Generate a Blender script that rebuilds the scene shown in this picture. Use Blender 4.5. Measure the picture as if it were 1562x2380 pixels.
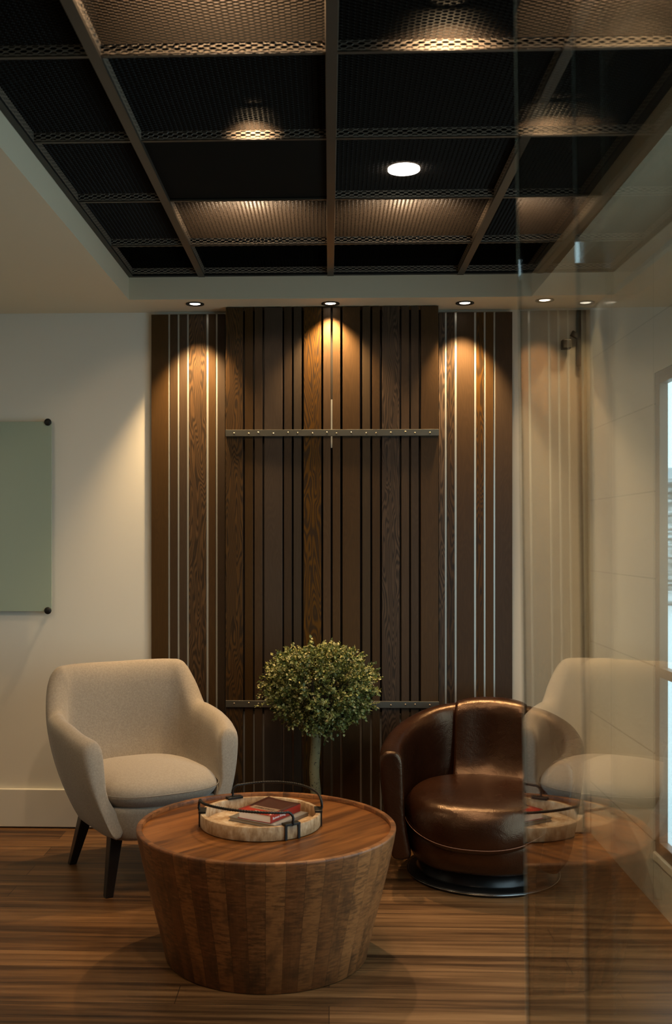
import bpy, bmesh, math, random
from mathutils import Vector, Matrix, Euler
random.seed(7)
for o in list(bpy.data.objects): bpy.data.objects.remove(o)
S = bpy.context.scene; C = S.collection
R = math.radians; PI = math.pi

# ---------------------------------------------------------------- camera
H = 1.36; FPX = 2400.0; YAW = 0.035
cd = bpy.data.cameras.new('camera'); cam = bpy.data.objects.new('camera', cd); C.objects.link(cam)
cd.sensor_fit = 'AUTO'; cd.sensor_width = 36.0; cd.lens = 36.0*FPX/2380
cd.shift_x = (781-681)/2380; cd.shift_y = (1250-1190)/2380
cam.location = (0, 0, H); cam.rotation_euler = (PI/2, 0, YAW)
cd.clip_start = 0.05; cd.clip_end = 200
cd.dof.use_dof = True; cd.dof.focus_distance = 4.5; cd.dof.aperture_fstop = 36.3/7.5
S.camera = cam
# ---------------------------------------------------------------- world, exposure
W = bpy.data.worlds.new('world'); S.world = W; W.use_nodes = True
wn = W.node_tree; bg = wn.nodes['Background']
bg.inputs[0].default_value = (0.62, 0.88, 1.0, 1); bg.inputs[1].default_value = 3.7
S.view_settings.view_transform = 'Standard'; S.view_settings.look = 'None'
S.view_settings.gamma = 1; S.view_settings.exposure = -0.45
S.view_settings.use_curve_mapping = False
cy = S.cycles
cy.max_bounces = 10; cy.diffuse_bounces = 4; cy.glossy_bounces = 5; cy.transmission_bounces = 10; cy.transparent_max_bounces = 12
cy.caustics_reflective = False; cy.caustics_refractive = False
cy.sample_clamp_indirect = 3.0; cy.use_denoising = True

# light levels
E_SPOT = 135.0          # recessed wall washers
E_MESH = 26.0         # downlights above the mesh ceiling
E_FILL = 10.0         # added warm fill lights, out of view
WARM = (1.0, 0.66, 0.33)

def light(name, kind, loc, energy, color, rot=(0, 0, 0), **kw):
    l = bpy.data.lights.new(name, kind); l.energy = energy; l.color = color
    for k, v in kw.items(): setattr(l, k, v)
    o = bpy.data.objects.new(name, l); C.objects.link(o); o.location = loc; o.rotation_euler = rot
    return o
# daylight portal in the window of the right wall (guides the sky light, gives none itself)
WY0, WY1, WZ0, WZ1 = 1.3, 3.87, 0.2, 1.97
p = light('window_portal', 'AREA', (1.27, (WY0+WY1)/2, (WZ0+WZ1)/2), 1, (1, 1, 1), (0, R(90), 0), shape='RECTANGLE', size=WZ1-WZ0, size_y=WY1-WY0)
p.data.cycles.is_portal = True
# warm fill lights added out of view, under the left soffit
for x, y in ((-1.75, 2.9), (-1.9, 0.2)):
    light('added_fill_light', 'AREA', (x, y, 2.40), E_FILL, (1.0, 0.76, 0.50), shape='DISK', size=0.35)

# ---------------------------------------------------------------- helpers
class MB:
    def __init__(s): s.v = []; s.f = []
    def box(s, a, b, M=None):
        x0, y0, z0 = a; x1, y1, z1 = b; n = len(s.v)
        p = [(x0,y0,z0),(x1,y0,z0),(x1,y1,z0),(x0,y1,z0),(x0,y0,z1),(x1,y0,z1),(x1,y1,z1),(x0,y1,z1)]
        if M: p = [tuple(M @ Vector(q)) for q in p]
        s.v += p; s.f += [tuple(n+i for i in q) for q in ((0,3,2,1),(4,5,6,7),(0,1,5,4),(1,2,6,5),(2,3,7,6),(3,0,4,7))]
        return s
    def grid(s, rows, close_u=False, close_v=False, cap0=False, cap1=False):
        n = len(s.v); m = len(rows[0]); k = len(rows)
        for r in rows: s.v += [tuple(q) for q in r]
        for i in range(k if close_u else k-1):
            for j in range(m if close_v else m-1):
                a = n+i*m+j; b = n+i*m+(j+1) % m; i2 = (i+1) % k
                s.f.append((a, b, n+i2*m+(j+1) % m, n+i2*m+j))
        if cap0: s.f.append(tuple(n+j for j in range(m))[::-1])
        if cap1: s.f.append(tuple(n+(k-1)*m+j for j in range(m)))
        return s
    def tube(s, pts, r, seg=10, closed=False):
        pts = [Vector(q) for q in pts]; rows = []; n = len(pts); up = Vector((0, 0, 1))
        prev = None
        for i, q in enumerate(pts):
            a = pts[(i-1) % n] if (closed or i > 0) else q; b = pts[(i+1) % n] if (closed or i < n-1) else q
            t = (b-a).normalized()
            if prev is None:
                u = t.cross(up)
                if u.length < 1e-3: u = t.cross(Vector((1, 0, 0)))
            else: u = prev-t*prev.dot(t)
            u.normalize(); prev = u; w = t.cross(u)
            rr = r[i] if isinstance(r, (list, tuple)) else r
            rows.append([q+(u*math.cos(2*PI*k/seg)+w*math.sin(2*PI*k/seg))*rr for k in range(seg)])
        return s.grid(rows, close_u=closed, close_v=True, cap0=not closed, cap1=not closed)
    def lathe(s, prof, seg=64, c=(0, 0, 0)):
        rows = [[(c[0]+r*math.cos(2*PI*k/seg), c[1]+r*math.sin(2*PI*k/seg), c[2]+z) for k in range(seg)] for r, z in prof]
        return s.grid(rows, close_v=True)
    def build(s, name, mat, parent=None, smooth=False, bevel=0, subsurf=0, seg=2):
        me = bpy.data.meshes.new(name); me.from_pydata(s.v, [], s.f); me.update()
        bm = bmesh.new(); bm.from_mesh(me); bmesh.ops.recalc_face_normals(bm, faces=bm.faces); bm.to_mesh(me); bm.free()
        o = bpy.data.objects.new(name, me); C.objects.link(o)
        if mat: me.materials.append(mat)
        if parent: o.parent = parent
        if smooth:
            for q in me.polygons: q.use_smooth = True
        if bevel:
            m = o.modifiers.new('bevel', 'BEVEL'); m.width = bevel; m.segments = seg; m.limit_method = 'ANGLE'; m.angle_limit = R(40)
        if subsurf:
            m = o.modifiers.new('subsurf', 'SUBSURF'); m.levels = subsurf; m.render_levels = subsurf
        return o
def box(name, a, b, mat, parent=None, bevel=0, M=None): return MB().box(a, b, M).build(name, mat, parent, bevel=bevel)
def tag(o, label=None, cat=None, group=None, kind=None):
    if label: o['label'] = label
    if cat: o['category'] = cat
    if group: o['group'] = group
    if kind: o['kind'] = kind
    return o
def thing(name, loc, rz, label, cat, group=None):
    o = bpy.data.objects.new(name, None); C.objects.link(o); o.location = loc; o.rotation_euler = (0, 0, rz)
    o.empty_display_size = .1
    return tag(o, label, cat, group)
def struct(o): o['kind'] = 'structure'; return o
def copy_tree(o, parent=None):
    c = o.copy(); C.objects.link(c)
    if parent: c.parent = parent
    for ch in list(o.children): copy_tree(ch, c)
    return c
def catmull(P, n):
    P = [Vector(q) for q in P]; out = []
    for i in range(len(P)-1):
        p0 = P[max(i-1, 0)]; p1 = P[i]; p2 = P[i+1]; p3 = P[min(i+2, len(P)-1)]
        for k in range(n):
            t = k/n
            out.append(0.5*((2*p1)+(p2-p0)*t+(2*p0-5*p1+4*p2-p3)*t*t+(3*p1-p0-3*p2+p3)*t**3))
    out.append(P[-1].copy()); return out

# ---------------------------------------------------------------- materials
class NT:
    def __init__(s, name):
        s.m = bpy.data.materials.new(name); s.m.use_nodes = True; s.t = s.m.node_tree
        s.b = s.t.nodes['Principled BSDF']
    def n(s, typ, ins=None, **kw):
        o = s.t.nodes.new(typ)
        for k, v in kw.items(): setattr(o, k, v)
        for k, v in (ins or {}).items(): s.set(o.inputs[k], v)
        return o
    def set(s, sock, v):
        if isinstance(v, bpy.types.NodeSocket): s.t.links.new(v, sock)
        elif isinstance(v, (tuple, list)) and len(v) == 3 and sock.type == 'RGBA': sock.default_value = (*v, 1)
        else: sock.default_value = v
    def math(s, op, a, b=0.0, c=None):
        o = s.n('ShaderNodeMath', {0: a, 1: b}, operation=op)
        if c is not None: s.set(o.inputs[2], c)
        return o.outputs[0]
    def vmath(s, op, a, b=(0, 0, 0)): return s.n('ShaderNodeVectorMath', {0: a, 1: b}, operation=op).outputs[0]
    def obj(s): return s.n('ShaderNodeTexCoord').outputs['Object']
    def rnd(s): return s.n('ShaderNodeObjectInfo').outputs['Random']
    def noise(s, vec, scale=5, detail=3, rough=.5, dist=0): return s.n('ShaderNodeTexNoise', {'Vector': vec, 'Scale': scale, 'Detail': detail, 'Roughness': rough, 'Distortion': dist}).outputs[0]
    def ramp(s, fac, stops):
        o = s.n('ShaderNodeValToRGB', {0: fac}); cr = o.color_ramp
        while len(cr.elements) < len(stops): cr.elements.new(.5)
        for e, (p, c) in zip(cr.elements, stops): e.position = p; e.color = (*c, 1) if len(c) == 3 else c
        return o.outputs[0]
    def mix(s, fac, a, b, mode='MIX'):
        o = s.n('ShaderNodeMix', data_type='RGBA', blend_type=mode)
        s.set(o.inputs[0], fac); s.set(o.inputs[6], a); s.set(o.inputs[7], b); return o.outputs[2]
    def sep(s, v): o = s.n('ShaderNodeSeparateXYZ', {0: v}); return o.outputs
    def comb(s, x, y, z): return s.n('ShaderNodeCombineXYZ', {0: x, 1: y, 2: z}).outputs[0]
    def col(s, c): s.set(s.b.inputs['Base Color'], c); return s
    def rough(s, r): s.set(s.b.inputs['Roughness'], r); return s
    def metal(s, r): s.set(s.b.inputs['Metallic'], r); return s
    def bump(s, h, strength=.3, dist=.002):
        o = s.n('ShaderNodeBump', {'Height': h, 'Strength': strength, 'Distance': dist}); s.set(s.b.inputs['Normal'], o.outputs[0]); return s
def plain(name, c, r=.5, metal=0, nscale=0, nstr=.1):
    n = NT(name).col(c).rough(r).metal(metal)
    if nscale: n.bump(n.noise(n.obj(), nscale, 4), nstr)
    return n.m
def emit(name, c, st):
    n = NT(name).col((0, 0, 0)); n.set(n.b.inputs['Emission Color'], c); n.b.inputs['Emission Strength'].default_value = st; return n.m

def wood_board(name, base, fig=None, grey=0.0):
    n = NT(name); o = n.obj(); r = n.rnd()
    off = n.comb(n.math('MULTIPLY', r, 37.0), n.math('MULTIPLY', r, 11.0), n.math('MULTIPLY', r, 53.0))
    v = n.vmath('ADD', o, off)
    fine = n.noise(n.vmath('MULTIPLY', v, (260, 60, 7)), 1, 3, .6)
    soft = n.noise(n.vmath('MULTIPLY', v, (6, 6, 1.3)), 1, 2)
    var = n.math('MULTIPLY_ADD', r, .60, .75)
    c = n.mix(fine, tuple(.80*q for q in base), tuple(1.22*q for q in base))
    w = n.noise(n.vmath('MULTIPLY', v, (13.0, 4, 1.7)), 1, 2.2, .5, .3)
    ring = n.math('SINE', n.math('MULTIPLY', w, 190.0 if fig else 150.0))
    ring = n.ramp(n.math('MULTIPLY_ADD', ring, .5, .5), [(.10, (0, 0, 0)), (.85, (1, 1, 1))])
    ring = n.math('MULTIPLY', ring, n.math('MULTIPLY_ADD', fine, .9, .40))
    if fig: c = n.mix(ring, tuple(.66*q for q in base), fig)
    else: c = n.mix(n.math('MULTIPLY', ring, .28), c, tuple(.5*q for q in base))
    c = n.mix(n.math('MULTIPLY', soft, .45), c, tuple(.6*q for q in base))
    vv = n.n('ShaderNodeHueSaturation', {'Value': var, 'Saturation': n.math('MULTIPLY_ADD', n.math('FRACT', n.math('MULTIPLY', r, 7.0)), .5, .72), 'Color': c}).outputs[0]
    n.col(vv).rough(.46).bump(fine, .25, .001); n.b.inputs['Specular IOR Level'].default_value = .22
    return n.m
M = {}
M['board'] = wood_board('dark_stained_board', (0.056, 0.032, 0.0140))
M['board_fig'] = wood_board('figured_ash_board', (0.044, 0.026, 0.012), (0.105, 0.054, 0.018))
M['board_grey'] = wood_board('grey_stained_board', (0.046, 0.032, 0.019))
M['wall'] = plain('wall_paint', (0.78, 0.745, 0.64), .62, 0, 180, .04)
M['soffit'] = plain('ceiling_paint', (0.74, 0.63, 0.44), .7, 0, 180, .04)
M['base'] = plain('skirting_paint', (0.78, 0.75, 0.65), .35)
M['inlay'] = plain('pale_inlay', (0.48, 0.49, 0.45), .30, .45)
M['black'] = plain('black_metal', (0.012, 0.012, 0.011), .45, .3)
M['grid'] = plain('dark_bronze_grid', (0.055, 0.045, 0.032), .5, .3)
M['mesh'] = plain('bronze_mesh_metal', (0.017, 0.0125, 0.0085), .5, .0); M['mesh'].node_tree.nodes['Principled BSDF'].inputs['Specular IOR Level'].default_value = .12
M['lip'] = plain('lamplit_mesh_edge', (0.20, 0.16, 0.115), .4, .2)  # mesh metal of the lips, lamp glow put into a paler colour
M['void'] = plain('ceiling_void_black', (0.004, 0.004, 0.003), .9); M['void'].node_tree.nodes['Principled BSDF'].inputs['Specular IOR Level'].default_value = .1
M['bar'] = plain('steel_bar', (0.15, 0.145, 0.12), .38, .75, 60, .15)
M['screw'] = plain('screw_metal', (0.22, 0.19, 0.14), .35, .8)
M['dark'] = plain('dark_leaf', (0.012, 0.009, 0.006), .5)
M['palewall'] = plain('pale_backing', (0.30, 0.34, 0.33), .5)
M['leg'] = plain('black_lacquered_wood', (0.010, 0.009, 0.008), .3)
M['lamp'] = emit('lamp_glow', (1.0, .84, .66), 9)
M['lamp_big'] = emit('lamp_glow_big', (1.0, .90, .78), 14)
M['page'] = plain('book_pages', (0.90, 0.88, 0.88), .8)
M['greybook'] = plain('grey_book_cover', (0.20, 0.18, 0.15), .45)
M['greypage'] = plain('grey_book_pages', (0.34, 0.30, 0.25), .8)
M['red'] = plain('red_book_cover', (0.33, 0.022, 0.012), .35)
M['darkcover'] = plain('dark_book_cover', (0.045, 0.012, 0.008), .32)
M['print'] = plain('pale_print', (0.62, 0.48, 0.33), .5)
M['iron'] = plain('black_iron', (0.020, 0.018, 0.015), .42, .6)
M['pot'] = plain('dark_pot', (0.05, 0.045, 0.04), .5)
M['soil'] = plain('potting_moss', (0.05, 0.05, 0.02), .9, 0, 60, .6)
M['frame'] = plain('brown_window_frame', (0.16, 0.10, 0.06), .4)
M['rubber'] = plain('rubber', (0.01, 0.01, 0.01), .6)
def fabric():
    n = NT('oatmeal_upholstery'); o = n.obj()
    a = n.noise(n.vmath('MULTIPLY', o, (520, 520, 200)), 1, 2); b = n.noise(o, 130, 3, .7)
    c = n.mix(a, (0.24, 0.198, 0.148), (0.39, 0.335, 0.26)); c = n.mix(n.ramp(b, [(.4, (0, 0, 0)), (.62, (1, 1, 1))]), n.mix(.72, (0.13, .105, .08), c), c)
    n.col(c).rough(.92).bump(n.math('ADD', a, b), .35, .0012)
    n.b.inputs['Sheen Weight'].default_value = .25; n.b.inputs['Sheen Roughness'].default_value = .5
    return n.m
M['fabric'] = fabric()
def leather():
    n = NT('brown_leather'); o = n.obj()
    v = n.n('ShaderNodeTexVoronoi', {'Vector': o, 'Scale': 260.0}).outputs[0]; b = n.noise(o, 4, 3)
    w = n.noise(o, 24, 3, .5, 1.0)
    n.col(n.mix(b, (0.007, 0.0024, 0.0012), (0.026, 0.0070, 0.0025))).rough(n.math('MULTIPLY_ADD', b, .12, .22))
    n.bump(n.math('MULTIPLY_ADD', v, .18, n.math('MULTIPLY', w, 1.0)), .35, .004); n.b.inputs['Specular Tint'].default_value = (1.0, .66, .42, 1); n.b.inputs['Specular IOR Level'].default_value = .7; return n.m
M['leather'] = leather()
M['seam'] = plain('tan_stitching', (0.20, 0.085, 0.045), .6)
def floorm():
    n = NT('wood_laminate_floor'); o = n.obj(); x, y, z = n.sep(o)[0:3]
    br = n.n('ShaderNodeTexBrick', {'Vector': n.comb(x, y, 0.0), 'Scale': 1.0, 'Mortar Size': .0012, 'Brick Width': 1.22, 'Row Height': .125, 'Color1': (0, 0, 0), 'Color2': (1, 1, 1), 'Mortar': (.4, .4, .4)}, offset=.37, offset_frequency=2)
    row = n.math('FLOOR', n.math('DIVIDE', y, .125))
    off = n.math('MULTIPLY', row, 7.31)
    g1 = n.noise(n.comb(n.math('ADD', n.math('MULTIPLY', x, 1.1), off), n.math('MULTIPLY', y, 26.0), off), 1, 4, .62, .4)
    g2 = n.noise(n.comb(n.math('ADD', n.math('MULTIPLY', x, 3.0), off), n.math('MULTIPLY', y, 120.0), 0.0), 1, 3, .6)
    t = n.math('ADD', n.math('MULTIPLY', g1, .80), n.math('ADD', n.math('MULTIPLY', br.outputs[0], .16), n.math('MULTIPLY', g2, .15)))
    c = n.ramp(t, [(.36, (0.020, 0.008, 0.003)), (.48, (0.075, 0.034, 0.012)), (.60, (0.160, 0.077, 0.028)), (.74, (0.27, 0.14, 0.055))])
    c = n.mix(br.outputs[1], c, (0.02, 0.01, 0.005))
    n.col(c).rough(n.math('MULTIPLY_ADD', g1, .12, .36)).bump(n.math('ADD', g2, n.math('MULTIPLY', br.outputs[1], -1.0)), .12, .0015); n.b.inputs['Specular IOR Level'].default_value = .3; return n.m
M['floor'] = floorm()
def mango(top=False):
    n = NT('mango_wood_top' if top else 'mango_wood_staves'); o = n.obj(); x, y, z = n.sep(o)[0:3]
    if top:
        u = n.math('ADD', n.math('MULTIPLY', x, .88), n.math('MULTIPLY', y, .47)); v = n.math('SUBTRACT', n.math('MULTIPLY', y, .88), n.math('MULTIPLY', x, .47))
        st = n.math('FLOOR', n.math('DIVIDE', v, .085)); off = n.math('MULTIPLY', st, 3.7)
        g = n.noise(n.comb(n.math('ADD', n.math('MULTIPLY', u, 2.2), off), n.math('MULTIPLY', v, 22.0), off), 1, 4, .6, .6)
        wn_ = n.n('ShaderNodeTexWhiteNoise', {'W': st}, noise_dimensions='1D').outputs[0]
        t = n.math('ADD', n.math('MULTIPLY', g, .85), n.math('MULTIPLY', wn_, .20))
        c = n.ramp(t, [(.36, (0.080, 0.026, 0.006)), (.55, (0.210, 0.074, 0.016)), (.75, (0.34, 0.130, 0.032))])
        n.col(c).rough(.36).bump(g, .1, .001); n.b.inputs['Specular IOR Level'].default_value = .3; return n.m
    a = n.math('ARCTAN2', y, x); k = n.math('DIVIDE', a, 2*PI/44)
    k = n.math('ADD', k, n.math('MULTIPLY', n.noise(n.comb(0.0, 0.0, n.math('MULTIPLY', z, 2.0)), 1, 1), .15))
    st = n.math('FLOOR', k); fr = n.math('FRACT', k)
    wn_ = n.n('ShaderNodeTexWhiteNoise', {'W': st}, noise_dimensions='1D').outputs[0]
    off = n.math('MULTIPLY', wn_, 40.0)
    saw = n.noise(n.comb(n.math('MULTIPLY', k, 1.3), off, n.math('MULTIPLY', z, 130.0)), 1, 3, .7)
    blotch = n.noise(n.comb(n.math('MULTIPLY', k, .9), off, n.math('MULTIPLY', z, 11.0)), 1, 3, .6)
    grain = n.noise(n.comb(n.math('MULTIPLY', k, 9.0), off, n.math('MULTIPLY', z, 5.0)), 1, 3, .6)
    base = n.mix(wn_, (0.145, 0.046, 0.013), (0.340, 0.130, 0.038))
    c = n.mix(n.ramp(blotch, [(.48, (0, 0, 0)), (.70, (.8, .8, .8))]), base, (0.028, 0.013, 0.006))
    sawm = n.math('MULTIPLY', n.ramp(saw, [(.46, (0, 0, 0)), (.60, (1, 1, 1))]), n.ramp(n.noise(n.comb(n.math('MULTIPLY', k, .5), off, n.math('MULTIPLY', z, 6.0)), 1, 2), [(.33, (.25, .25, .25)), (.55, (.95, .95, .95))]))
    c = n.mix(n.math('MULTIPLY', sawm, .75), c, (0.030, 0.012, 0.005)); c = n.mix(n.ramp(saw, [(.30, (.4, .4, .4)), (.40, (0, 0, 0))]), c, (0.38, 0.17, 0.065))
    c = n.mix(n.math('MULTIPLY', grain, .35), c, (0.30, 0.13, 0.045))
    edge = n.math('LESS_THAN', n.math('ABSOLUTE', n.math('SUBTRACT', fr, .5)), .485)
    c = n.mix(n.math('MULTIPLY_ADD', edge, .5, .5), (0.035, 0.016, 0.007), c)
    n.col(c).rough(.42).bump(n.math('ADD', n.math('MULTIPLY', saw, -.6), n.math('MULTIPLY', edge, .4)), .25, .0012); n.b.inputs['Specular IOR Level'].default_value = .3; return n.m
M['mango'] = mango(); M['mangotop'] = mango(True)
def whitewash():
    n = NT('whitewashed_tray_wood'); o = n.obj(); x, y, z = n.sep(o)[0:3]
    k = n.math('DIVIDE', n.math('ARCTAN2', y, x), 2*PI/16); wn_ = n.n('ShaderNodeTexWhiteNoise', {'W': n.math('FLOOR', k)}, noise_dimensions='1D').outputs[0]
    g = n.noise(n.comb(n.math('MULTIPLY', x, 60.0), n.math('MULTIPLY', y, 60.0), n.math('MULTIPLY', z, 25.0)), 1, 4, .7)
    b = n.noise(o, 22, 3)
    t = n.math('ADD', n.math('MULTIPLY', g, .5), n.math('ADD', n.math('MULTIPLY', b, .45), n.math('MULTIPLY', wn_, .12)))
    n.col(n.ramp(t, [(.38, (0.22, 0.11, 0.04)), (.52, (0.42, 0.26, 0.125)), (.66, (0.58, 0.44, 0.28)), (.78, (0.70, 0.62, 0.48))])).rough(.6).bump(g, .2, .001); return n.m
M['tray'] = whitewash()
def leafm():
    n = NT('boxwood_leaves'); g = n.n('ShaderNodeNewGeometry').outputs['Random Per Island']
    n.col(n.ramp(g, [(0, (0.040, 0.056, 0.010)), (.45, (0.13, 0.15, 0.030)), (.78, (0.30, 0.30, 0.085)), (1, (0.55, 0.47, 0.22))])).rough(.5)
    n.b.inputs['Subsurface Weight'].default_value = 0.0; return n.m
M['leaf'] = leafm()
def barkm():
    n = NT('speckled_pale_bark'); o = n.obj(); s = n.noise(o, 110, 2, .6); b = n.noise(n.vmath('MULTIPLY', o, (30, 30, 6)), 1, 3)
    c = n.mix(b, (0.15, 0.13, 0.055), (0.26, 0.225, 0.115)); c = n.mix(n.ramp(s, [(.60, (0, 0, 0)), (.68, (1, 1, 1))]), c, (0.03, 0.025, 0.015))
    n.col(c).rough(.8).bump(s, .3, .002); return n.m
M['bark'] = barkm()
def tilem():
    n = NT('pale_wall_tile'); o = n.obj(); x, y, z = n.sep(o)[0:3]
    br = n.n('ShaderNodeTexBrick', {'Vector': n.comb(n.math('ADD', y, .11), n.math('ADD', z, .085), 0.0), 'Scale': 1.0, 'Mortar Size': .003, 'Brick Width': .57, 'Row Height': .3235, 'Color1': (0.55, 0.55, 0.49), 'Color2': (0.60, 0.60, 0.54), 'Mortar': (.30, .29, .25)}, offset=0.0)
    n.col(br.outputs[0]).rough(.4).bump(n.math('MULTIPLY', br.outputs[1], -1.0), .3, .002); return n.m
M['tile'] = tilem()
def glassm(name, c, rough=0.0):
    n = NT(name).col(c).rough(rough); n.b.inputs['Transmission Weight'].default_value = 1.0; n.b.inputs['IOR'].default_value = 1.5; return n.m
M['glass'] = glassm('door_glass', (0.955, 0.985, 0.965))
def edgem():
    n = NT('frosted_glass_edge').col((.60, .74, .66)).rough(.4); tr = n.n('ShaderNodeBsdfTranslucent', {'Color': (.86, .98, .90)})
    mx = n.n('ShaderNodeMixShader', {0: .75}); n.t.links.new(n.b.outputs[0], mx.inputs[1]); n.t.links.new(tr.outputs[0], mx.inputs[2])
    n.t.links.new(mx.outputs[0], n.t.nodes['Material Output'].inputs[0]); return n.m
M['edge'] = edgem()
def boardglass():
    n = NT('green_backpainted_glass').col((0.40, 0.48, 0.37)).rough(.04); n.b.inputs['Coat Weight'].default_value = .6; n.b.inputs['Coat Roughness'].default_value = 0.02; return n.m
M['bglass'] = boardglass()

# ---------------------------------------------------------------- the room
XL, XR, YB, YF = -3.0, 1.22, 4.83, -2.6
ZS, ZG = 2.415, 2.522                     # soffit and mesh-ceiling heights
CX0, CX1, CY1 = -0.888, 0.893, 4.55       # the raised ceiling bay
struct(box('floor', (XL, YF, -.1), (XR+.1, YB+.1, 0), M['floor']))
struct(box('wall_back', (XL, YB-.02, 0), (XR, YB+.1, 2.9), M['wall']))
struct(box('wall_left', (XL-.1, YF, 0), (XL, YB, 2.9), M['wall']))
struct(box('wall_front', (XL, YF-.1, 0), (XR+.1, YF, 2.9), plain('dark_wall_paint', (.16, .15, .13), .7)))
wr = MB(); T = .04
wr.box((XR, YF, 0), (XR+T, WY0, 2.9)).box((XR, WY1, 0), (XR+T, YB+.1, 2.9)).box((XR, WY0, 0), (XR+T, WY1, WZ0)).box((XR, WY0, WZ1), (XR+T, WY1, 2.9))
struct(wr.build('wall_right', M['tile']))
cl = MB()
cl.box((XL, YF, ZS), (CX0, YB, ZS+.12)).box((CX1, YF, ZS), (XR, YB, ZS+.12)).box((CX0, CY1, ZS), (CX1, YB, ZS+.12))
struct(cl.build('ceiling', M['soffit']))
vd = MB(); vd.box((CX0-.02, YF, 3.0), (CX1+.02, YB, 3.05)).box((CX0-.05, YF, ZS+.11), (CX0-.002, YB, 3.02)).box((CX1+.002, YF, ZS+.11), (CX1+.05, YB, 3.02)).box((CX0, CY1+.002, ZS+.11), (CX1, CY1+.05, 3.02))
struct(vd.build('ceiling', M['void']))
bb = MB(); bb.box((XL, YB-.04, .006), (-.834, YB-.02, .182))
struct(bb.build('baseboard_left', M['base'], bevel=.003))
bb = MB(); bb.box((.849, YB-.04, .006), (XR-.003, YB-.02, .182))
struct(bb.build('baseboard_back', M['base'], bevel=.003))
# window in the right wall
wf = MB(); fw = .045
wf.box((XR+.004, WY0, WZ0), (XR+.036, WY0+fw, WZ1)).box((XR+.004, WY1-fw, WZ0), (XR+.036, WY1, WZ1)).box((XR+.004, WY0+fw, WZ0), (XR+.036, WY1-fw, WZ0+fw)).box((XR+.004, WY0+fw, WZ1-fw), (XR+.036, WY1-fw, WZ1))
wf.box((XR+.004, WY0+fw, .85), (XR+.036, WY1-fw, .885)).box((XR+.004, 2.52, WZ0+fw), (XR+.036, 2.565, .85)).box((XR+.004, 2.52, .885), (XR+.036, 2.565, WZ1-fw))
wo = struct(wf.build('window_1', M['frame'], bevel=.002))
box('window_sill', (XR-.006, WY0, WZ0-.03), (XR+.045, WY1-.001, WZ0-.001), M['base'], wo, bevel=.003)
# outdoors: pale ground and a low building seen in the strip of window
tag(box('snowy_ground', (XR+.2, -20, -.25), (40, 60, -.2), plain('pale_snow', (.75, .80, .82), .8)), kind='structure')
def facade():
    n = NT('far_facade'); x, y, z = n.sep(n.obj())[0:3]
    a = n.noise(n.comb(n.math('MULTIPLY', x, .9), y, n.math('MULTIPLY', z, 9.0)), 1, 3, .7)
    n.col(n.ramp(a, [(.38, (.05, .05, .045)), (.5, (.30, .29, .27)), (.62, (.70, .74, .76))])).rough(.8); return n.m
fb = thing('building', (14, 24, -.2), 0, 'low pale building outdoors, seen through the window at the right edge', 'building')
box('wall', (-12, 0, 0), (16, 5, 2.9), facade(), fb); box('roof', (-12.3, -.3, 2.9), (16.3, 5.3, 3.15), plain('far_roof', (.5, .52, .53), .8), fb)

# ---------------------------------------------------------------- raised ceiling: grid bars, mesh trays, lamps
XB = [CX0, -.563, .006, .575, CX1]
YBR = [CY1, 4.086, 3.546, 3.007, 2.474, 1.94, 1.40, .87, .34, -.20]
for x in XB[1:4]:
    tag(box('ceiling_rail', (x-.014, YF, ZG-.010), (x+.014, CY1-.001, ZG+.012), M['grid']), kind='structure')
for y in YBR[1:]:
    for a, b in zip(XB[:-1], XB[1:]):
        tag(box('ceiling_crossbar', (a+(.014 if a != CX0 else 0), y-.006, ZG-.002), (b-(.014 if b != CX1 else 0), y+.006, ZG+.004), M['grid']), kind='structure')
bf = MB()          # black baffles added to hold each lamp's light to its own ceiling cell
for x in XB[1:4]: bf.box((x-.006, .34, ZG+.0125), (x+.006, CY1, 2.95))
for y in YBR[1:]:
    for a, b in zip(XB[:-1], XB[1:]): bf.box((a+(.007 if a != CX0 else .002), y-.005, ZG+.0045), (b-(.007 if b != CX1 else .002), y+.005, 2.95))
struct(bf.build('ceiling', M['void']))
et = MB()
et.box((CX0+.001, YF, ZG-.008), (CX0+.022, CY1-.001, ZG+.02)).box((CX1-.022, YF, ZG-.008), (CX1-.001, CY1-.001, ZG+.02)).box((CX0+.022, CY1-.022, ZG-.008), (CX1-.022, CY1-.001, ZG+.06))
tag(et.build('trim_1', M['black']), kind='structure')
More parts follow.
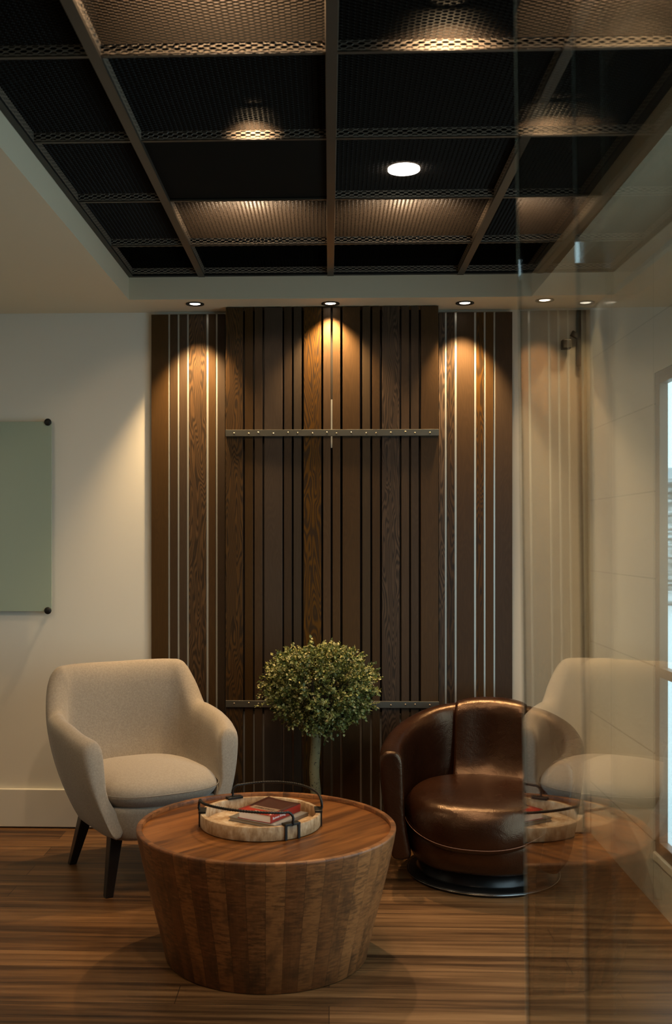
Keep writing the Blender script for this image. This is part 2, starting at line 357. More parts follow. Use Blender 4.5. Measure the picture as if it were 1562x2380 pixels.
def mesh_tray(wx, wy, pitch=.0280, py=.0072, tilt=1):
    """expanded metal pan: zigzag strands with wide bonds and thin slanted links, plus upright mesh lips"""
    mb = MB(); nx = max(4, int(round(wx/pitch))); px = wx/nx; ny = int(round(wy/py)); py = wy/ny
    zf = .024; bw = .25
    def strand(n, L, fn):
        k = len(mb.v); c = 0
        for i in range(2*n+1):
            for e in (-1, 1):
                u = i+e*bw*2*.5
                if u < 0: u = 0
                if u > 2*n: u = 2*n
                a, b = fn(u*L/(2*n), i, True); mb.v.append(a); mb.v.append(b); c += 1
            if i < 2*n:
                a, b = fn((i+.5)*L/(2*n), i, False); mb.v.append(a); mb.v.append(b); c += 1
        for i in range(c-1): mb.f.append((k+2*i, k+2*i+2, k+2*i+3, k+2*i+1))
    for j in range(ny+1):
        y0 = -wy/2+j*py
        def fn(u, i, bond, y0=y0, j=j):
            s = (1 if (i+j) % 2 else -1) if bond else 0
            y = max(-wy/2+.002, min(wy/2-.002, y0+s*py*.42)); h = .0020 if bond else .0003
            return ((-wx/2+u, y-h*.6, zf+tilt*h), (-wx/2+u, y+h*.6, zf-tilt*h))
        strand(nx, wx, fn)
    mb.lip = len(mb.f)
    for sy in (-1, 1):
        for j in range(5):
            def fn(u, i, bond, j=j, sy=sy):
                s = (1 if (i+j) % 2 else -1) if bond else 0
                z = max(.0008, min(zf-.0008, j*.006+s*.0024)); h = .0021 if bond else .0008
                return ((-wx/2+u, sy*wy/2, z-h), (-wx/2+u, sy*(wy/2-.001), z+h))
            strand(nx, wx, fn)
    for sx in (-1, 1):
        for j in range(5):
            def fn(u, i, bond, j=j, sx=sx):
                s = (1 if (i+j) % 2 else -1) if bond else 0
                z = max(.0008, min(zf-.0008, j*.006+s*.0024)); h = .0021 if bond else .0008
                return ((sx*wx/2, -wy/2+u, z-h), (sx*(wx/2-.001), -wy/2+u, z+h))
            strand(max(4, int(round(wy/pitch))), wy, fn)
    return mb
TRAY = {}
def tray_mesh(wx, wy, tilt):
    k = (round(wx, 2), tilt)
    if k not in TRAY: TRAY[k] = mesh_tray(wx, wy, tilt=tilt)
    return TRAY[k]
first = {}
colname = ['outer left', 'inner left', 'inner right', 'outer right']
rowname = ['first row from the back', 'second row from the back', 'third row from the back', 'fourth row from the back', 'fifth row from the back', 'sixth row from the back', 'seventh row from the back', 'eighth row from the back', 'ninth row from the back']
GLOW = {(1, 1), (2, 1), (1, 4)}      # (column, row): trays laid the other way round
for r in range(len(YBR)-1):
    for c in range(4):
        wx = XB[c+1]-XB[c]-(.0285 if c in (1, 2) else .0365); wy = .516 if r else .416
        x = (XB[c+1]+XB[c])/2+(.004 if c == 0 else -.004 if c == 3 else 0); y = (YBR[r]+YBR[r+1])/2
        if r == 0: y -= .006
        if (c, r) == (1, 2):
            o = box('ceiling_tile', (-wx/2, -wy/2, 0), (wx/2, wy/2, .012), M['void']); o.location = (x, y, ZG+.005)
            tag(o, 'solid matt black ceiling tile, the only one without holes, left of the round lamp', 'ceiling tile'); continue
        tilt = -1 if (c, r) in GLOW or r == 0 else 1
        k = (c in (0, 3), c == 3, r == 0, tilt)
        if k not in first:
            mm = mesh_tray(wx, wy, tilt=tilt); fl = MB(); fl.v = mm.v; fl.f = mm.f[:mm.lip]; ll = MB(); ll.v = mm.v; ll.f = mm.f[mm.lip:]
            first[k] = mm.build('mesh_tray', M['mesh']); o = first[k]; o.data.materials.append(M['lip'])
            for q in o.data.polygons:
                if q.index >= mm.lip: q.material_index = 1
        else:
            o = first[k].copy(); C.objects.link(o)
        o.location = (x, y, ZG+.001)
        look = 'glowing metal mesh ceiling panel' if (c, r) in GLOW else 'dark metal mesh ceiling panel'
        if (c, r) == (2, 2): look = 'mesh ceiling panel with lamp shining through'
        tag(o, look+', '+colname[c]+' column, '+rowname[r], 'ceiling panel', 'expanded metal panels of the raised ceiling')
def can_lamp(x, y, z, en, rad, label, visible=True, tiltx=0, size=R(110)):
    zh = 0 if visible else .015
    t = thing('downlight', (x, y, z), 0, label, 'lamp', 'lamps above the mesh ceiling')
    rd = rad+.004
    if not visible: MB().lathe([(rd+.016, .10+zh), (rd+.016, zh), (rd+.009, zh), (rd+.009, .09+zh), (0.001, .095+zh)], 32).build('housing', M['void'], t, smooth=False)
    zl = .008 if visible else .0
    if visible: MB().lathe([(.0005, zl), (rad, zl), (rad, zl+.006), (.0005, zl+.006)], 32).build('bulb', M['lamp_big'], t)
    l = light('downlight_beam', 'SPOT', (x, y, z+zl-.006), en, (1.0, .70, .44), (tiltx, 0, 0), spot_size=size, spot_blend=.7, shadow_soft_size=rad*.9)
can_lamp(.239, 3.315, 2.528, E_MESH*1.6, .051, 'round bright lamp shining through the mesh ceiling right of centre')
def hidden_lamp(x, y, z, en, label, tx, size):
    can_lamp(x, y, z, en, .04, label, False, R(tx), R(size))
hidden_lamp(-.28, 3.64, 2.70, E_MESH*1.6, 'recessed lamp above the glowing inner left mesh panel of the second row', 35, 140)
hidden_lamp(.27, 3.64, 2.70, E_MESH*1.3, 'recessed lamp above the glowing inner right mesh panel of the second row', 35, 140)
hidden_lamp(-.22, 2.92, 2.60, E_MESH*1.2, 'recessed lamp behind the inner left mesh panel of the fourth row', 66, 70)
hidden_lamp(.66, 2.92, 2.60, E_MESH*1.2, 'recessed lamp above the right ceiling rail by the glass', 66, 80)
hidden_lamp(-.24, 2.12, 2.72, E_MESH*3.4, 'recessed lamp behind the bright mesh panel at the top left', 15, 150)
hidden_lamp(.28, 2.39, 2.60, E_MESH*.9, 'recessed lamp behind the mesh panel at the top centre right', 55, 120)
hidden_lamp(.72, 2.37, 2.61, E_MESH*.6, 'recessed lamp behind the mesh panel at the top right', 55, 120)

can_lamp(-.25, 1.35, 2.523, E_MESH*1.0, .051, 'added fill downlight in the mesh ceiling nearest the camera, out of view', True, R(8), R(125))  # unseen lamp added to warm the table front and foreground floor
# ---------------------------------------------------------------- recessed wall washers in the soffit
for i, (x, lab) in enumerate([(-.604, 'leftmost recessed spotlight in the soffit, above the left wood cladding'), (.006, 'recessed spotlight in the soffit above the centre of the slatted panel'), (.609, 'recessed spotlight in the soffit above the right wood cladding'), (1.165, 'recessed spotlight in the soffit in the corner behind the glass')]):
    y = 4.635+.02*(x+.6); t = thing('spotlight', (x, y, ZS), 0, lab, 'spotlight', 'recessed spotlights over the wood wall')
    MB().lathe([(.041, -.0005), (.041, -.004), (.034, -.005), (.024, -.001), (.024, .0)], 40).build('trim_ring', M['black'], t, smooth=True)
    MB().lathe([(.0005, -.0032), (.0195, -.0022), (.0235, -.0012)], 32).build('bulb', M['lamp'], t, smooth=True)
    light('spotlight_beam', 'SPOT', (x, y, ZS-.012), E_SPOT*(1 if i < 3 else .25), WARM, (R(-4 if i == 1 else 9), 0, 0), spot_size=R(100 if i == 1 else 74), spot_blend=.8, shadow_soft_size=.018)

# ---------------------------------------------------------------- wood wall
def px2x(p, Y):          # column of the photograph -> distance along the wall at depth Y
    a = (p-681)/FPX; c, s = math.cos(YAW), math.sin(YAW); return Y*(c*a-s)/(s*a+c)
def clad(name, label, edges, figs, strips, zt=2.40):
    t = thing(name, ((edges[0][0]+edges[-1][1])/2, 4.80, 0), 0, label, 'wall cladding')
    x0 = t.location.x
    def bar(nm, a, b, y0, y1, mat, bev):
        o = box(nm, ((a-b)/2, -(y1-y0)/2, 0), ((b-a)/2, (y1-y0)/2, zt-.002), mat, t, bevel=bev); o.location = ((a+b)/2-x0, (y0+y1)/2-4.80, .002); return o
    for i, (a, b) in enumerate(edges): bar('board', a, b, 4.785, 4.809, M['board_fig' if i in figs else 'board'], .0012)
    for a, b in strips: bar('inlay_strip', a+.0004, b-.0004, 4.789, 4.809, M['inlay'], 0)
    return t
def cols(e, Y): return [(px2x(a, Y), px2x(b, Y)) for a, b in e]
Yc = 4.785
L = [(351.7, 391.2), (395.3, 412.8), (417.3, 434.8), (439, 479.6), (484.7, 501.3), (505.4, 523.3)]
clad('wood_cladding', 'dark wood cladding with pale inlay strips behind the beige armchair, left of the slatted panel', cols(L, Yc), {3}, cols([(a[1], b[0]) for a, b in zip(L[:-1], L[1:])], Yc))
Rr = [(1020, 1034.3), (1039, 1057), (1062, 1102), (1107.2, 1124.6), (1129.2, 1147.3), (1151.6, 1191)]
clad('wood_cladding', 'dark wood cladding with pale inlay strips behind the leather chair, right of the slatted panel', cols(Rr, Yc), {0, 1, 3}, cols([(a[1], b[0]) for a, b in zip(Rr[:-1], Rr[1:])], Yc))
YD = 4.70
D = [(524.5, 564.7), (569.2, 587.9), (591.8, 609.9), (614.4, 656.5), (660.5, 678), (682.7, 700.7), (706, 746.8), (751.3, 768.5), (773.3, 791), (796.3, 836.8), (842.3, 860.6), (865.4, 883), (888, 928.9), (933.2, 951), (955.5, 973.3), (978.5, 1019)]
panel = thing('slatted_panel', (.012, YD, 0), 0, 'tall raised panel of dark vertical slats with two riveted steel bars, centre of the wall', 'wall panel')
for i, (a, b) in enumerate(cols(D, YD)):
    mt = M['board_fig'] if i in (0, 6, 12) else (M['board_grey'] if i in (5, 10) else M['board'])
    o = box('board', ((a-b)/2, 0, 0), ((b-a)/2, .022, ZS-.010), mt, panel, bevel=.0012); o.location = ((a+b)/2-.012, 0, .006)
a0 = px2x(525, YD); a1 = px2x(1019, YD)
box('backing', (a0-.012+.002, .050, .56), (a1-.012-.002, .056, ZS-.01), M['dark'], panel)
box('backing', (a0-.012+.002, .030, .04), (a1-.012-.002, .036, .55), M['inlay'], panel)
for nm, x, z0, z1 in (('support_post', -.30, 0, 0), ('support_post', .30, 0, 0)):
    box(nm, (x-.02, .023, .56), (x+.02, .049, ZS-.012), M['dark'], panel)
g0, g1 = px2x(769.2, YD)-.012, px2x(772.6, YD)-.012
box('gap_glow_strip', (g0, .006, 1.77), (g1, .02, 1.99), M['inlay'], panel)  # pale strip painted in for light showing through the slat gap
def crossbar(z, h):
    o = box('crossbar', (px2x(525, YD)-.012, -.012, z-h/2), (px2x(1020, YD)-.012, -.0005, z+h/2), M['bar'], panel, bevel=.001)
    for i, (a, b) in enumerate(cols(D, YD)):
        q = MB().lathe([(.0003, .0028), (.003, .0024), (.0048, 0)], 14)
        q.v = [(v[0], -v[2], v[1]) for v in q.v]
        sc = q.build('screw', M['screw'], o, smooth=True); sc.location = ((a+b)/2-.012, -.012, z+random.uniform(-.004, .004))
crossbar(1.837, .030); crossbar(.604, .030)

# ---------------------------------------------------------------- glass writing board
gb = thing('glass_board', (-1.88, 4.78, 1.46), 0, 'green tinted glass writing board with black standoffs on the pale wall', 'writing board')
box('glass_panel', (-.585, -.002, -.443), (.585, .004, .443), M['bglass'], gb, bevel=.0008)
for sx in (-1, 1):
    for sz in (-1, 1):
        q = MB().lathe([(.0003, .008), (.013, .0075), (.0165, .004), (.0165, -.001), (.008, -.0015), (.008, -.027)], 28)
        q.v = [(v[0], -v[2]-.003, v[1]) for v in q.v]
        o = q.build('standoff', M['black'], gb, smooth=True); o.location = (sx*.568, 0, sz*.440)

# ---------------------------------------------------------------- wall bracket in the far right corner
br = thing('wall_bracket', (1.16, 4.805, 2.28), 0, 'black metal wall bracket high in the corner, seen through the glass', 'bracket')
box('mounting_bar', (-.012, -.02, -.13), (.014, 0, .128), M['black'], br, bevel=.002)
box('arm', (-.045, -.03, -.012), (-.012, -.008, .012), M['black'], br, bevel=.002, M=Matrix.Translation((0, 0, 0)) @ Matrix.Rotation(R(28), 4, 'Y'))
box('head', (-.085, -.05, -.055), (-.045, -.005, -.012), M['black'], br, bevel=.004)

# ---------------------------------------------------------------- armchair shells
def shell(path, hs, zb, prof, th, endr=.03, n=5, slope=0.0):
    """path: plan control points (outer silhouette); hs: rim height at each; prof(f,k) outer offset"""
    P = catmull([(x, y, h) for (x, y), h in zip(path, hs)], n)
    rows = []; m = len(P)
    cum = [0]
    for i in range(1, m): cum.append(cum[-1]+(P[i].xy-P[i-1].xy).length)
    tot = cum[-1]
    for i, q in enumerate(P):
        a = P[max(i-1, 0)].xy; b = P[min(i+1, m-1)].xy; t = (b-a).normalized(); nr = Vector((-t.y, t.x))   # outward for clockwise path
        s = cum[i]/tot; hh = q.z; k = min(1, min(s, 1-s)*2)
        ring = []
        for off, z in prof(hh, k, zb, th):
            e = max(0, 1-min(s, 1-s)/.22)**1.3
            ring.append(Vector((q.x+nr.x*off, q.y+nr.y*off+slope*e*max(0, (z-zb)/(hh-zb)), z)))
        rows.append(ring)
    # rounded ends
    def endcap(row, d):
        c = sum(row, Vector())/len(row); out = []
        for fr, adv in ((.93, .45), (.72, .85), (.40, 1.0)):
            out.append([c+(v-c)*Vector((1, 1, 1)).x*fr+d*endr*adv if True else v for v in row])
        # keep the height, shrink thickness mainly
        res = []
        for (fr, adv) in ((.96, .40), (.84, .85), (.55, 1.0)):
            rr = []
            for v in row:
                w = v-c; w = Vector((w.x*fr, w.y*fr, w.z*(1-(1-fr)*.25))); rr.append(c+w+d*endr*adv)
            res.append(rr)
        return res
    d0 = (P[0]-P[1]); d0.z = 0; d0.normalize(); d1 = (P[-1]-P[-2]); d1.z = 0; d1.normalize()
    rows = endcap(rows[0], d0)[::-1]+rows+endcap(rows[-1], d1)
    return MB().grid(rows, close_v=True, cap0=True, cap1=True)
def lobed(name, mat, parent, sx, sy, z0, z1, crown, pw=3.2, taper=.88, puff=.5, seg=48, front=0.0, ctr=(0, 0)):
    """soft cushion: superellipse plan, rounded edge, crowned top"""
    prof = [(0.02, 0.0), (.5, 0), (.80, .01), (.93, .10), (.985, .30), (1.0, .5), (.99, .70), (.94, .87), (.84, .97), (.6, 1.0), (.3, 1.0), (.02, 1.0)]
    rows = []
    for r, h in prof:
        row = []
        for k in range(seg):
            a = 2*PI*k/seg; c, s = math.cos(a), math.sin(a)
            x = sx*math.copysign(abs(c)**(2/pw), c); y = sy*math.copysign(abs(s)**(2/pw), s)
            rr = r if h >= .5 else r*(taper+(1-taper)*h*2)
            z = z0+(z1-z0)*h+(crown*(1-min(1, r)**2) if h > .5 else -crown*.1*(1-r*r))
            yy = y*rr
            if front and h > .3: z -= front*max(0, (-yy/sy))**2
            row.append((ctr[0]+x*rr, ctr[1]+yy, z))
        rows.append(row)
    return MB().grid(rows, close_v=True, cap0=True, cap1=True).build(name, mat, parent, smooth=True, subsurf=1)

ac = thing('armchair', (-.764, 4.200, 0), R(31), 'beige fabric armchair with black splayed legs against the pale wall, left of the round table', 'armchair')
def aprof(h, k, zb, th):
    o = lambda f: -.120*(1-f)**1.9
    rec = .030*k            # the back leans outward
    pts = []
    for f in (0, .10, .25, .45, .65, .85, .95):
        pts.append((o(f)+rec*(f-.5), zb+(h-zb)*f))
    pts += [(-.018+rec*.5, h+.0), (-th*.5+rec*.5, h+.012), (-th+.02+rec*.5, h+.002)]
    for f in (.93, .80, .60, .42): pts.append((-th-.012*(1-f)+rec*(f-.5), zb+(h-zb)*f))
    pts += [(-th-.06, zb+.10), (-th-.085, zb+.03)]
    return pts
pl = [(-.330, -.305), (-.350, -.20), (-.360, -.08), (-.364, .03), (-.358, .10), (-.349, .155), (-.334, .214), (-.304, .265), (-.243, .306), (-.13, .330)]
ph = [.590, .604, .622, .632, .640, .650, .735, .806, .816, .817]
path = pl+[(0, .340)]+[(-x, y) for x, y in pl[::-1]]; hs = ph+[.815]+ph[::-1]
sh = shell(path, hs, .212, aprof, .085, .024, 4, slope=.095).build('backrest', M['fabric'], ac, smooth=True, subsurf=1)
tag(sh, 'one-piece curved back and arms')
# seat base under the cushion
rows = []
for z, s in ((.205, .90), (.212, .96), (.24, 1.0), (.30, 1.03), (.335, 1.04), (.342, 1.0), (.344, .3)):
    row = []
    for k in range(48):
        a = 2*PI*k/48; c, q = math.cos(a), math.sin(a); pw = 4.0
        x = .232*s*math.copysign(abs(c)**(2/pw), c); y = .245*s*math.copysign(abs(q)**(2/pw), q)
        if y < 0: y *= 1.06
        row.append((x, y-.045, z))
    rows.append(row)
MB().grid(rows, close_v=True, cap0=True, cap1=True).build('seat_base', M['fabric'], ac, smooth=True, subsurf=1)
cu = lobed('seat_cushion', M['fabric'], ac, .258, .285, .312, .428, .038, 2.9, .84, ctr=(-.005, -.06))
# piping along the cushion edge
pts = []
for k in range(72):
    a = 2*PI*k/72; c, s = math.cos(a), math.sin(a)
    pts.append((-.005+.260*math.copysign(abs(c)**(2/3.0), c), -.06+.287*math.copysign(abs(s)**(2/3.0), s), .388))
MB().tube(pts, .0016, 6, True).build('piping', M['greybook'], cu, smooth=True)
for sx in (-1, 1):
    for sy in (-1, 1):
        x0, y0 = .02+sx*.205, (-.20 if sy < 0 else .15); x1, y1 = .02+sx*.245, (-.235 if sy < 0 else .225)
        rows = []
        for z, t, r in ((.232, 0, .030), (.0, 1, .018)):
            cx, cyy = x0+(x1-x0)*t, y0+(y1-y0)*t
            rows.append([(cx+r*math.cos(PI/4+PI/2*k)*1.2, cyy+r*math.sin(PI/4+PI/2*k)*1.2, z) for k in range(4)])
        MB().grid(rows, close_v=True, cap0=True, cap1=True).build('leg', M['leg'], ac, bevel=.003)

# ---------------------------------------------------------------- leather swivel tub chair
lc = thing('tub_chair', (.628, 4.225, 0), R(-15), 'brown leather swivel tub chair on a round base in front of the right wood cladding', 'armchair')
def lprof(h, k, zb, th):
    o = lambda f: -.055*(1-f)**1.6
    pts = []
    for f in (0, .03, .12, .3, .55, .8, .93):
        pts.append((o(f)-(.012 if f == 0 else 0), zb+(h-zb)*f))
    pts += [(-.012, h), (-th*.5, h+.008), (-th+.012, h)]
    for f in (.93, .80, .60, .40): pts.append((-th-.01*(1-f), zb+(h-zb)*f))
    pts += [(-th-.03, zb+.04), (-th-.04, zb+.005)]
    return pts
pl = [(-.372, -.30), (-.392, -.20), (-.405, -.08), (-.405, .04), (-.385, .16), (-.335, .265), (-.25, .345), (-.13, .39)]
ph = [.526, .529, .536, .549, .569, .593, .616, .630]
path = pl+[(0, .402)]+[(-x, y) for x, y in pl[::-1]]; hs = ph+[.635]+ph[::-1]
body = shell(path, hs, .105, lprof, .095, .014, 4).build('backrest', M['leather'], lc, smooth=True, subsurf=1)
tag(body, 'curved leather tub back with arms')
# raised centre strip of the back, wrapping over the rim
rows = []
for (yy, z) in [(.20, .30), (.262, .36), (.278, .42), (.292, .50), (.298, .57), (.302, .615), (.318, .644), (.345, .658), (.375, .656), (.400, .640), (.412, .60), (.408, .50)]:
    row = []
    for k in range(13):
        u = (k-6)/6; e = abs(u)**4
        w = .155
        ny = -.010*(1-e) if yy < .33 else (.006*(1-e) if yy > .39 else 0); nz = .004*(1-e) if z > .64 else 0
        row.append((u*w, yy+ny-.045*u*u+.010*e, z+nz-.007*e-.010*u*u))
    rows.append(row)
o = MB().grid(rows).build('back_cushion', M['leather'], lc, smooth=True, subsurf=1)
m = o.modifiers.new('solid', 'SOLIDIFY'); m.thickness = .012; m.offset = -1
# seat body and seat cushion
rows = []
for z, s in ((.085, .84), (.092, .90), (.13, .97), (.17, 1.0), (.215, .99), (.232, .95), (.238, .8)):
    rows.append([(.292*s*math.copysign(abs(math.cos(2*PI*k/56))**(2/2.5), math.cos(2*PI*k/56)), -.055+.315*s*math.copysign(abs(math.sin(2*PI*k/56))**(2/2.5), math.sin(2*PI*k/56)), z) for k in range(56)])
MB().grid(rows, close_v=True, cap0=True, cap1=True).build('seat_base', M['leather'], lc, smooth=True, subsurf=1)
def tcush():
    prof = [(.02, .232), (.6, .232), (.92, .235), (.99, .250), (1.015, .275), (1.01, .300), (.975, .325), (.92, .341), (.84, .351), (.7, .357), (.4, .360), (.02, .361)]
    rows = []
    for r, z in prof:
        row = []
        for k in range(56):
            a = 2*PI*k/56; c, s = math.cos(a), math.sin(a); y = .325*math.copysign(abs(s)**(2/2.4), s)*r
            fz = max(0, -math.sin(a))**2
            zz = z-.064*fz*min(1, r)**2*max(0, min(1, (.345-z)/.08))-.008*fz*r*r
            row.append((.298*math.copysign(abs(c)**(2/2.4), c)*r, -.058+y, zz))
        rows.append(row)
    return MB().grid(rows, close_v=True, cap0=True, cap1=True)
sc = tcush().build('seat_cushion', M['leather'], lc, smooth=True, subsurf=1)
pts = []
for k in range(41):
    a = PI+PI*k/40; c, s = math.cos(a), math.sin(a); fz = max(0, -s)**2
    pts.append((.300*math.copysign(abs(c)**(2/2.4), c)*1.006, -.058+.327*math.copysign(abs(s)**(2/2.4), s)*1.006,   .262-.062*fz))
MB().tube(pts, .0016, 6).build('seam', M['seam'], sc, smooth=True)
MB().lathe([(.001, .0), (.300, .0), (.308, .004), (.310, .010), (.302, .018), (.275, .022), (.268, .03), (.268, .088), (.001, .088)], 72).build('swivel_base', M['leg'], lc, smooth=True)
MB().tube([(.3105*math.cos(2*PI*k/72), .3105*math.sin(2*PI*k/72), .011) for k in range(72)], .0018, 8, True).build('base_rim', plain('polished_rim', (.5, .5, .48), .2, 1), lc, smooth=True)

# ---------------------------------------------------------------- round coffee table
tb = thing('coffee_table', (-.206, 3.395, 0), R(20), 'round drum coffee table of reclaimed brown wood staves, in the foreground', 'table')
HT = .420
MB().lathe([(.30, .0), (.326, .0), (.331, .004), (.352, .10), (.378, .20), (.402, .30), (.419, .38), (.4245, .412), (.4245, HT-.002), (.4225, HT), (.408, HT), (.4065, HT-.002), (.4065, HT-.016), (.39, HT-.016)], 128).build('body', M['mango'], tb, smooth=True)
for q in tb.children[-1:]:
    e = q.modifiers.new('es', 'EDGE_SPLIT'); e.split_angle = R(50)
MB().lathe([(.0005, HT-.014), (.2, HT-.014), (.4062, HT-.014)], 128).build('tabletop', M['mangotop'], tb)
# ---------------------------------------------------------------- tray
ZT = HT-.014
tr = thing('serving_tray', (-.228, 3.425, ZT), 0, 'round whitewashed wooden tray with black twisted iron handles on the coffee table', 'tray')
q = MB().lathe([(.0005, .0), (.188, .0), (.198, .003), (.2, .01), (.2, .043), (.198, .046), (.186, .046), (.184, .043), (.184, .012), (.1, .0115), (.0005, .0115)], 96).build('tray_body', M['tray'], tr, smooth=True)
e = q.modifiers.new('es', 'EDGE_SPLIT'); e.split_angle = R(50)
def handle(a0, a1, zt=.088, rr=.188):
    d = R(a0); f = R(a1); pts = []
    n = 30
    A = Vector((math.cos(d), math.sin(d), 0)); B = Vector((math.cos(f), math.sin(f), 0))
    pts += [A*.2+Vector((0, 0, .046)), A*.204+Vector((0, 0, .058)), A*.203+Vector((0, 0, .075))]
    for k in range(n+1):
        t = d+(f-d)*(.03+.94*k/n); lift = zt+.010*math.sin(PI*k/n)
        pts.append(Vector((math.cos(t)*(rr+.012), math.sin(t)*(rr+.012), lift)))
    pts += [B*.203+Vector((0, 0, .075)), B*.204+Vector((0, 0, .058)), B*.2+Vector((0, 0, .046))]
    P = catmull(pts, 6); o = MB()
    # twisted rope-like rod
    rows = []; prev = None; L = 0
    for i, q in enumerate(P):
        a = P[max(i-1, 0)]; b = P[min(i+1, len(P)-1)]; t = (b-a).normalized(); L += (q-a).length
        u = (t.cross(Vector((0, 0, 1))) if prev is None else prev-t*prev.dot(t)); u.normalize(); prev = u; w = t.cross(u)
        rows.append([q+(u*math.cos(2*PI*k/12)+w*math.sin(2*PI*k/12))*(.0042+.0006*math.cos(2*(2*PI*k/12)-L*700)) for k in range(12)])
    o.grid(rows, close_v=True, cap0=True, cap1=True)
    hd = o.build('handle', M['iron'], tr, smooth=True)
    for ang in (d, f):
        b = MB(); wdt = .024
        for s in (-1, 1):
            x = s*wdt
            b.box((.1995, x-.0045, 0.002), (.2035, x+.0045, .052), Matrix.Rotation(ang, 4, 'Z'))
        b.box((.180, -wdt-.0045, .046), (.2045, wdt+.0045, .0535), Matrix.Rotation(ang, 4, 'Z'))
        b.build('bracket', M['iron'], hd, bevel=.001)
handle(184, 304); handle(4, 122)
# ---------------------------------------------------------------- books in the tray
def book_lift(u, v): return .009*max(0, (v-.3)/.7)**2*(.25+.75*abs(u-.35))
def book(name, loc, rz, L_, Wd, Ht, cover, pages, label, topmat=None):
    t = thing(name, loc, rz, label, 'book')
    ct = .0016
    cv = MB(); cv.box((-L_/2, -Wd/2, 0), (L_/2, Wd/2, ct)).box((-L_/2, -Wd/2, ct), (L_/2, -Wd/2+ct, Ht-ct)); cv.build('cover', cover, t)
    # slightly curled top cover
    rows = []
    for j in range(9):
        v = j/8; row = []
        for i in range(9):
            u = i/8; lift = book_lift(u, v) if topmat else .0004*v; row.append((-L_/2+L_*u, -Wd/2+Wd*v, Ht-ct+lift))
        rows.append(row)
    tc = MB().grid(rows).build('front_cover', topmat or cover, t, smooth=True)
    m = tc.modifiers.new('s', 'SOLIDIFY'); m.thickness = ct; m.offset = 1
    box('pages', (-L_/2+.002, -Wd/2+ct, ct), (L_/2-.002, Wd/2-.004, Ht-ct), pages, t)
    return t
bz = ZT+.012
g = book('book', (-.203, 3.465, bz), R(58), .195, .190, .012, M['greybook'], M['greypage'], 'thin grey book lying flat on the tray under the red book')
def covermat():
    n = NT('printed_red_and_dark_cover'); x, y, z = n.sep(n.obj())[0:3]
    g = n.noise(n.obj(), 60, 3)
    c = n.mix(n.math('GREATER_THAN', x, -.047), (0.36, 0.028, 0.012), (0.26, 0.165, 0.10))
    c = n.mix(n.math('GREATER_THAN', x, -.012), c, n.mix(g, (0.030, 0.010, 0.007), (0.085, 0.022, 0.012)))
    c = n.mix(n.math('GREATER_THAN', n.math('ABSOLUTE', y), .052), c, n.mix(n.math('GREATER_THAN', x, -.03), (0.30, 0.022, 0.010), (0.05, 0.012, 0.008)))
    n.col(c).rough(.34); return n.m
RL, RW, RH = .185, .130, .026
b = book('book', (-.200, 3.465, bz+.0125), R(60), RL, RW, RH, M['red'], M['page'], 'red and dark paperback with curled cover on top of the grey book in the tray', covermat())
def text(s, size, loc, rot, mat, parent, name='lettering', curl=False):
    c = bpy.data.curves.new(name, 'FONT'); c.body = s; c.size = size; c.extrude = .0001; c.align_x = 'CENTER'; c.align_y = 'CENTER'
    o = bpy.data.objects.new(name, c); C.objects.link(o); bpy.context.view_layer.update()
    me = bpy.data.meshes.new_from_object(o.evaluated_get(bpy.context.evaluated_depsgraph_get()))
    bpy.data.objects.remove(o); bpy.data.curves.remove(c)
    Mx = Matrix.Translation(loc) @ Euler(rot).to_matrix().to_4x4(); me.transform(Mx)
    if curl:
        for v in me.vertices:
            v.co.z += book_lift((v.co.x+RL/2)/RL, (v.co.y+RW/2)/RW)
    me.materials.clear(); me.materials.append(mat)
    o = bpy.data.objects.new(name, me); C.objects.link(o); o.parent = parent; return o
text('Business Strategy', .0115, (-.040, -.0652, .013), (R(90), 0, 0), M['page'], b)
text('STRATEGY', .016, (-.030, 0, RH+.0006), (0, 0, R(90)), M['darkcover'], b, curl=True)
text('Business', .014, (-.070, -.010, RH+.0006), (0, 0, R(90)), M['print'], b, curl=True)

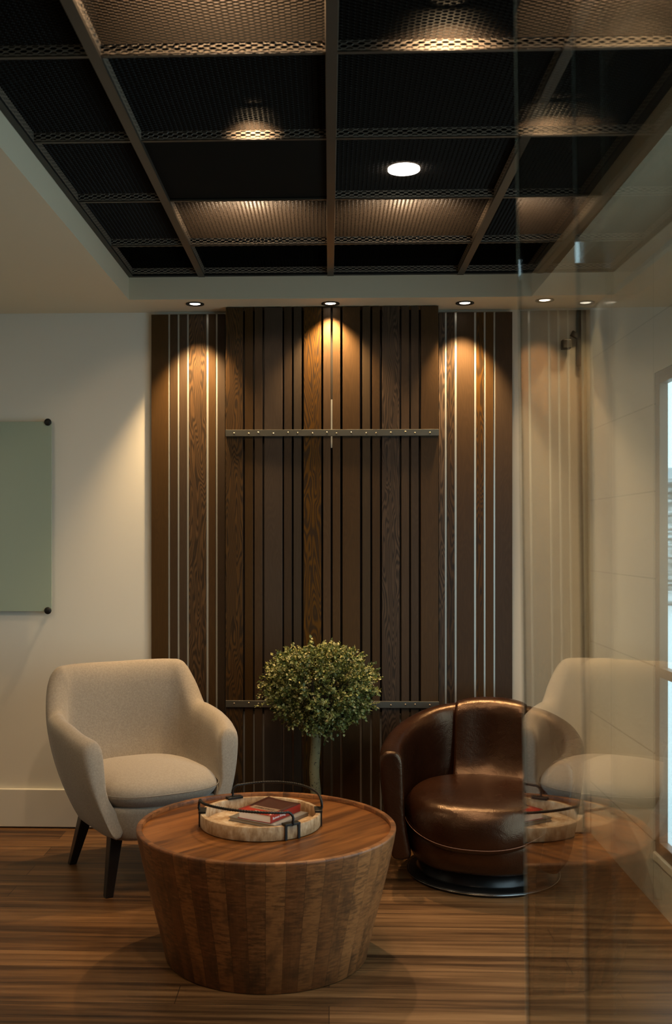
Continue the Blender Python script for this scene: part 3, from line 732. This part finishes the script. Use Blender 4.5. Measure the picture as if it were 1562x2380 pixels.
# ---------------------------------------------------------------- topiary
tp = thing('potted_topiary', (-.055, 4.36, 0), 0, 'ball shaped boxwood topiary with a pale speckled trunk behind the coffee table', 'plant')
MB().lathe([(.001, .0), (.085, .0), (.092, .01), (.115, .20), (.118, .215), (.108, .215), (.104, .19), (.001, .19)], 48).build('pot', M['pot'], tp, smooth=True)
MB().lathe([(.103, .188), (.07, .196), (.001, .20)], 32).build('soil', M['soil'], tp, smooth=True)
pts = [(-.004+.004*math.sin(i*1.1), .003*math.cos(i*.9), .19+i*.045) for i in range(12)]
MB().tube(pts, [.030, .024, .0225, .022, .0215, .0215, .021, .021, .0205, .019, .015, .010], 20).build('trunk', M['bark'], tp, smooth=True)
def foliage():
    mb = MB(); rnd = random.Random(11)
    def leaf(p, d, up, s):
        d = d.normalized(); sd = d.cross(up)
        if sd.length < .01: sd = d.cross(Vector((1, 0, 0)))
        sd.normalize(); nn = sd.cross(d)
        w = s*.42; k = len(mb.v)
        for q in (p, p+d*s*.45+sd*w+nn*s*.10, p+d*s, p+d*s*.45-sd*w+nn*s*.10): mb.v.append(tuple(q))
        mb.f.append((k, k+1, k+2)); mb.f.append((k, k+2, k+3))
    c = Vector((.018, 0, .725))
    def radius(dx):           # dome wider at the middle, cone towards the trunk
        z = dx.z; rx = .218; rz = .150; p = 2.5
        if z < 0: rz = .168; p = 2.0-.4*(-z)
        return ((math.hypot(dx.x, dx.y)/rx)**p+(abs(z)/rz)**p)**(-1/p)
    for i in range(1500):
        z = rnd.uniform(-1, 1); a = rnd.uniform(0, 2*PI); q = math.sqrt(1-z*z); d = Vector((q*math.cos(a), q*math.sin(a), z))
        rr = radius(d)*(1+.11*math.sin(5*a+3*z)*math.cos(6*z+a))*rnd.uniform(.72, 1.02)
        rr = min(rr, .235); tip = c+Vector((d.x, d.y*.92, d.z))*rr; dr = (d+Vector((rnd.gauss(0, .45), rnd.gauss(0, .45), rnd.gauss(.25, .45)))).normalized()
        ln = rnd.uniform(.040, .078)
        for k in range(9):
            t = k/8; p = tip+dr*ln*t-dr*.02
            for s in (-1, 1):
                up = Vector((rnd.gauss(0, 1), rnd.gauss(0, 1), rnd.gauss(0, 1)))
                leaf(p, dr*.6+up*.55, Vector((rnd.gauss(0, .6), rnd.gauss(0, .6), 1)), rnd.uniform(.010, .0175))
    return mb
foliage().build('foliage', M['leaf'], tp)
br2 = MB(); rnd = random.Random(5)
for i in range(46):
    z = rnd.uniform(-.6, 1); a = rnd.uniform(0, 2*PI); q = math.sqrt(1-z*z)
    e = Vector((.018+.17*q*math.cos(a), .17*q*math.sin(a), .725+.13*z)); s0 = Vector((0, 0, rnd.uniform(.56, .66)))
    br2.tube([s0, s0.lerp(e, .5)+Vector((0, 0, -.01)), e], [.004, .003, .0015], 5)
br2.build('branches', plain('twig', (.05, .035, .018), .8), tp)

# ---------------------------------------------------------------- glass door panes close to the camera
def pane(name, x0, yend, off, label):
    """upright sheet of glass, 11 mm thick, nearly parallel to the line of sight"""
    t = .011; sl = -.0097; lean = -.005
    mb = MB(); k = 0
    for z in (.012, 2.40):
        dx = lean*(z-H)
        ye = yend+.035*(z-H)
        for y, ddx in ((-.9, 0), (ye, 0)): mb.v.append((x0+sl*y+dx, y, z))
        for y in (ye, -.9): mb.v.append((x0+sl*y+dx+t, y, z))
    mb.f = [(0, 1, 2, 3), (7, 6, 5, 4), (0, 4, 5, 1), (1, 5, 6, 2), (2, 6, 7, 3), (3, 7, 4, 0)]
    o = mb.build(name, M['glass'])
    ed = MB(); v = mb.v; a, b, c, d = Vector(v[1]), Vector(v[2]), Vector(v[6]), Vector(v[5]); g = Vector((0, .0004, 0)); h = Vector((0, .0014, 0))
    ed.v = [tuple(q+g) for q in (a, b, c, d)]+[tuple(q+h) for q in (a, b, c, d)]
    ed.f = [(0, 1, 2, 3), (7, 6, 5, 4), (0, 4, 5, 1), (1, 5, 6, 2), (2, 6, 7, 3), (3, 7, 4, 0)]
    e = ed.build('glass_edge', M['edge'], o); e['label'] = 'pale frosted edge'
    return tag(o, label, 'glass door')
pane('glass_door', .2292, 1.178, 0, 'clear glass door leaf close to the camera whose pale edge runs down the right third')
pane('glass_door.001', .288, 1.115, 0, 'second clear glass leaf behind the first, its edge nearer the right border')
